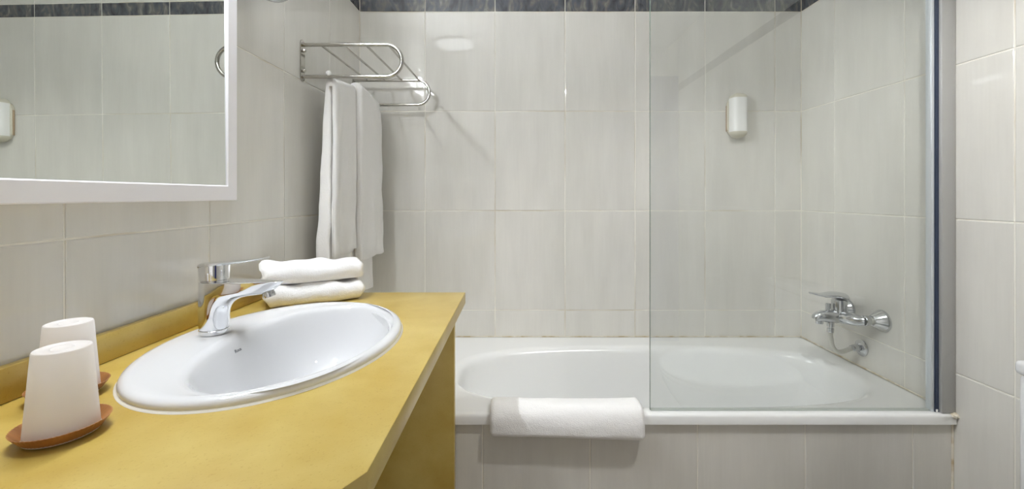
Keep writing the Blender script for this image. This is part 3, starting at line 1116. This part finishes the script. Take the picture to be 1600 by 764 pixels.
hp = [B(0.119, 1.5, 0.472), B(0.119, 1.5, 0.490), B(0.1175, 1.5, 0.508), B(0.113, 1.501, 0.527), B(0.104, 1.502, 0.542), B(0.090, 1.504, 0.551), B(0.072, 1.506, 0.551), B(0.054, 1.509, 0.5455), B(0.040, 1.51, 0.5405), B(0.028, 1.51, 0.538)]
for _ in range(2):
    q = [hp[0]]
    for a, b in zip(hp[:-1], hp[1:]):
        q += [a * 0.75 + b * 0.25, a * 0.25 + b * 0.75]
    hp = q + [hp[-1]]
obj('hose', tube(hp, 0.0076, 14), 'hose', MX)
ou = obj('outlet_plate', lathe([(0.0285, 0.0005), (0.0285, 0.0035), (0.0245, 0.0065), (0.0155, 0.0080), (0.0150, 0.006)], 32, 'X', tuple(B(0, 1.51, 0.538)), direction=-1), 'chrome_dull', MX)
obj('outlet_nut', lathe([(0.0105, 0.004), (0.0105, 0.018), (0.012, 0.0185), (0.012, 0.030), (0.0085, 0.031), (0.0085, 0.040)], 20, 'X', tuple(B(0, 1.51, 0.538)), direction=-1), 'chrome_dull', ou)

# ------------------------------------------------------------------ framed mirror over the basin
MY0, MY1, MZ0, MZ1 = 0.06, 1.003, H - 0.012, H + 0.66
FWD = 0.022
mir = thing('framed_mirror', 'large wall mirror in a white frame above the yellow counter', 'mirror', (XL, (MY0 + MY1) / 2, MZ0))
mo = Vector((XL, (MY0 + MY1) / 2, MZ0))
FW = 0.034


def frame_bar(a0, a1, b0, b1, mitre):
    """bar in the y-z plane: outer corners a0,a1 and inner corners b0,b1"""
    bm_ = bmesh.new()
    lv = []
    for xx, k in ((0.0005, 0.0), (FWD - 0.002, 0.0), (FWD, 0.06)):
        ring = []
        for (p, q) in ((a0, b0), (a1, b1), (b1, a1), (b0, a0)):
            P_ = Vector(p).lerp(Vector(q), k)
            ring.append((xx, P_.x - mo.y, P_.y - mo.z))
        lv.append(ring)
    return loft(lv, True, True, bm_)


OC = [(MY0, MZ0), (MY1, MZ0), (MY1, MZ1), (MY0, MZ1)]
IC = [(MY0 + FW, MZ0 + FW), (MY1 - FW, MZ0 + FW), (MY1 - FW, MZ1 - FW), (MY0 + FW, MZ1 - FW)]
for i in range(4):
    j = (i + 1) % 4
    obj('frame_bar', frame_bar(OC[i], OC[j], IC[i], IC[j], 0), 'frame', mir, smooth=False)
gw, gh = (MY1 - MY0) / 2 - FW - 0.0005, (MZ1 - MZ0) / 2 - FW - 0.0005
gl = obj('mirror_glass', box_bm(-0.002, 0.002, -gw, gw, -gh, gh), 'mirror', mir, smooth=False)
gl.location = (0.011, 0, (MZ1 - MZ0) / 2)
MIR_YAW, MIR_PITCH = math.radians(-0.6), math.radians(-0.22)
gl.rotation_euler = (0, MIR_PITCH, MIR_YAW)

# lamp over the mirror
lamp = thing('mirror_lamp', 'slim tubular wall lamp mounted above the framed mirror', 'lamp', (XL, 0.74, H + 0.75))
obj('bracket', box_bm(0.0005, 0.016, -0.06, 0.06, -0.025, 0.025, 0.003), 'chrome', lamp)
obj('arm', box_bm(0.014, 0.030, -0.03, 0.03, -0.006, 0.006, 0.002), 'chrome', lamp)
obj('lit_tube', tube([(0.042, -0.245, 0), (0.042, 0.245, 0)], 0.012, 24), 'tube', lamp)
for s in (-1, 1):
    obj('end_cap', lathe([(0.019, 0.0), (0.0195, 0.002), (0.0195, 0.022), (0.018, 0.024)], 24, 'Y', (0.042, s * 0.2455, 0), direction=s), 'chrome', lamp)

# round magnifying mirror on the left wall
mm = thing('magnifying_mirror', 'round chrome-rimmed magnifying mirror held off the tiles beside the framed mirror', 'mirror', (XL, 1.062, H + 0.552))
ctr = Vector((0.060, 0.0, 0.0))
face = Vector((0.80, -0.60, 0)).normalized()
side = Vector((-face.y, face.x, 0))
side = Vector((0.60, 0.80, 0)).normalized()
rim = [ctr + 0.062 * (math.cos(2 * PI * i / 48) * side + math.sin(2 * PI * i / 48) * Vector((0, 0, 1))) for i in range(48)]
obj('rim', tube(rim, 0.0075, 12, closed=True), 'chrome_dull', mm)
disc = []
for k, (r, d) in enumerate(((0.059, 0.0), (0.045, -0.002), (0.02, -0.003), (0.001, -0.0032))):
    disc.append([ctr + d * face + r * (math.cos(2 * PI * i / 48) * side + math.sin(2 * PI * i / 48) * Vector((0, 0, 1))) for i in range(48)])
obj('mirror_glass', loft(disc, False, True), 'mirror', mm)
bk = []
for k, (r, d) in enumerate(((0.060, -0.002), (0.05, -0.010), (0.02, -0.014), (0.001, -0.0142))):
    bk.append([ctr + d * face + r * (math.cos(2 * PI * i / 48) * side + math.sin(2 * PI * i / 48) * Vector((0, 0, 1))) for i in range(48)])
obj('back_shell', loft(bk, False, True), 'chrome_dull', mm)
obj('arm', tube([(0.0, 0.02, 0.03), (0.02, 0.02, 0.03), tuple(ctr - 0.012 * face)], 0.006, 12), 'chrome', mm)
obj('wall_plate', lathe([(0.026, 0.0005), (0.026, 0.004), (0.02, 0.007)], 28, 'X', (0, 0.02, 0.03)), 'chrome', mm)

# ------------------------------------------------------------------ ceiling lights, out of frame, added to raise the brightness
dl = thing('unseen_ceiling_light', 'unseen round opal ceiling light added above the wash basin', 'ceiling light', (-0.505, 0.28, ZC))  # added for brightness, placed by the soft highlight on the back wall
obj('trim_ring', lathe([(0.150, -0.0005), (0.168, -0.0005), (0.166, -0.008), (0.152, -0.010)], 36, cap0=False, cap1=False), 'chrome', dl)
obj('lens', lathe([(0.1515, -0.002), (0.13, -0.012), (0.08, -0.018), (0.0005, -0.020)], 36, cap0=False), 'down', dl)
SPX_, SPY_ = 0.62, 0.45
SP_AXIS = Vector((0.20, 0.80, -1.85)).normalized()          # the head is turned towards the bath
sp = thing('added_fill_spot', 'unseen white cylindrical fill spotlight added on the ceiling before the bath', 'spotlight', (SPX_, SPY_, ZC))  # added fill light for the tub, apron and right wall
obj('ceiling_plate', lathe([(0.045, -0.0005), (0.045, -0.010), (0.012, -0.013), (0.010, -0.045)], 36), 'frame', sp)
hs = obj('housing', lathe([(0.020, -0.002), (0.046, -0.006), (0.050, -0.014), (0.050, -0.098), (0.048, -0.100), (0.045, -0.100), (0.044, -0.035), (0.001, -0.033)], 40), 'frame', sp, loc=(0, 0, -0.042))
hs.rotation_euler = SP_AXIS.to_track_quat('-Z', 'Y').to_euler()
sd_ = bpy.data.lights.new('fill_spot_bulb', 'SPOT')
sd_.energy = FILL_SPOT_W
sd_.color = (1.0, 0.985, 0.955)
sd_.shadow_soft_size = 0.035
sd_.spot_size = math.radians(92)
sd_.spot_blend = 0.7
so_ = bpy.data.objects.new('fill_spot_bulb', sd_)
C.objects.link(so_)
so_.parent = sp
so_.location = Vector((0, 0, -0.042)) + SP_AXIS * 0.092
so_.rotation_euler = SP_AXIS.to_track_quat('-Z', 'Y').to_euler()

# ------------------------------------------------------------------ unseen blue cupboard, invented behind the camera to tint the glass and chrome
cup = thing('standin_cupboard', 'unseen tall blue cupboard by the doorway, standing in for something blue in reflections', 'cupboard', (1.055, -0.92, 0))
obj('carcass', box_bm(-0.155, 0.153, -0.125, 0.10, 0.0, 2.0, 0.003), 'door', cup)
for z0, z1 in ((0.06, 0.98), (0.99, 1.97)):
    dr = obj('door', box_bm(-0.145, 0.143, 0.1005, 0.118, z0, z1, 0.003), 'door', cup)
    obj('knob', lathe([(0.006, 0.118), (0.006, 0.13), (0.013, 0.134), (0.011, 0.142)], 20, 'Y', (-0.12, 0, (z0 + z1) / 2)), 'chrome', dr)

# ------------------------------------------------------------------ toilet beside the camera (seen in the glass and at the frame's edge)
toi = thing('toilet', 'white ceramic toilet with cistern and closed lid against the tiled wall', 'toilet', (XR, 0.74, 0))


def toilet_ring(x0, x1, hw, zz, n=40, egg=0.0):
    cx, ax = (x0 + x1) / 2, (x1 - x0) / 2
    pts = []
    for i in range(n):
        a = 2 * PI * i / n
        c, s = math.cos(a), math.sin(a)
        e = 0.8 if c > 0 else 1.0
        pts.append((cx + ax * math.copysign(abs(c) ** e, c), hw * math.copysign(abs(s) ** 0.9, s), zz))
    return pts


obj('bowl', loft([toilet_ring(-0.50, -0.06, 0.10, 0.0), toilet_ring(-0.50, -0.06, 0.105, 0.02), toilet_ring(-0.50, -0.06, 0.105, 0.14), toilet_ring(-0.56, -0.04, 0.135, 0.25), toilet_ring(-0.62, -0.02, 0.168, 0.33),
                  toilet_ring(-0.645, -0.012, 0.182, 0.375), toilet_ring(-0.645, -0.012, 0.182, 0.392), toilet_ring(-0.635, -0.02, 0.174, 0.40)]), 'ceramic', toi, angle=50)
obj('seat', loft([toilet_ring(-0.648, -0.150, 0.186, 0.401), toilet_ring(-0.652, -0.148, 0.190, 0.406), toilet_ring(-0.652, -0.148, 0.190, 0.414), toilet_ring(-0.648, -0.150, 0.186, 0.419)]), 'plastic', toi, angle=50)
obj('lid', loft([toilet_ring(-0.650, -0.148, 0.188, 0.4205), toilet_ring(-0.656, -0.146, 0.194, 0.426), toilet_ring(-0.655, -0.146, 0.193, 0.434), toilet_ring(-0.645, -0.150, 0.184, 0.4405), toilet_ring(-0.60, -0.17, 0.15, 0.4425)]), 'plastic', toi, angle=60)
obj('cistern', box_bm(-0.1385, -0.004, -0.182, 0.182, 0.398, 0.715, 0.010, 4), 'ceramic', toi)
cl_ = obj('cistern_lid', box_bm(-0.143, -0.002, -0.187, 0.187, 0.7155, 0.746, 0.010, 4), 'ceramic', toi)
obj('flush_button', lathe([(0.022, 0.0), (0.022, 0.004), (0.019, 0.006)], 28, origin=(-0.07, 0, 0.746)), 'chrome', cl_)
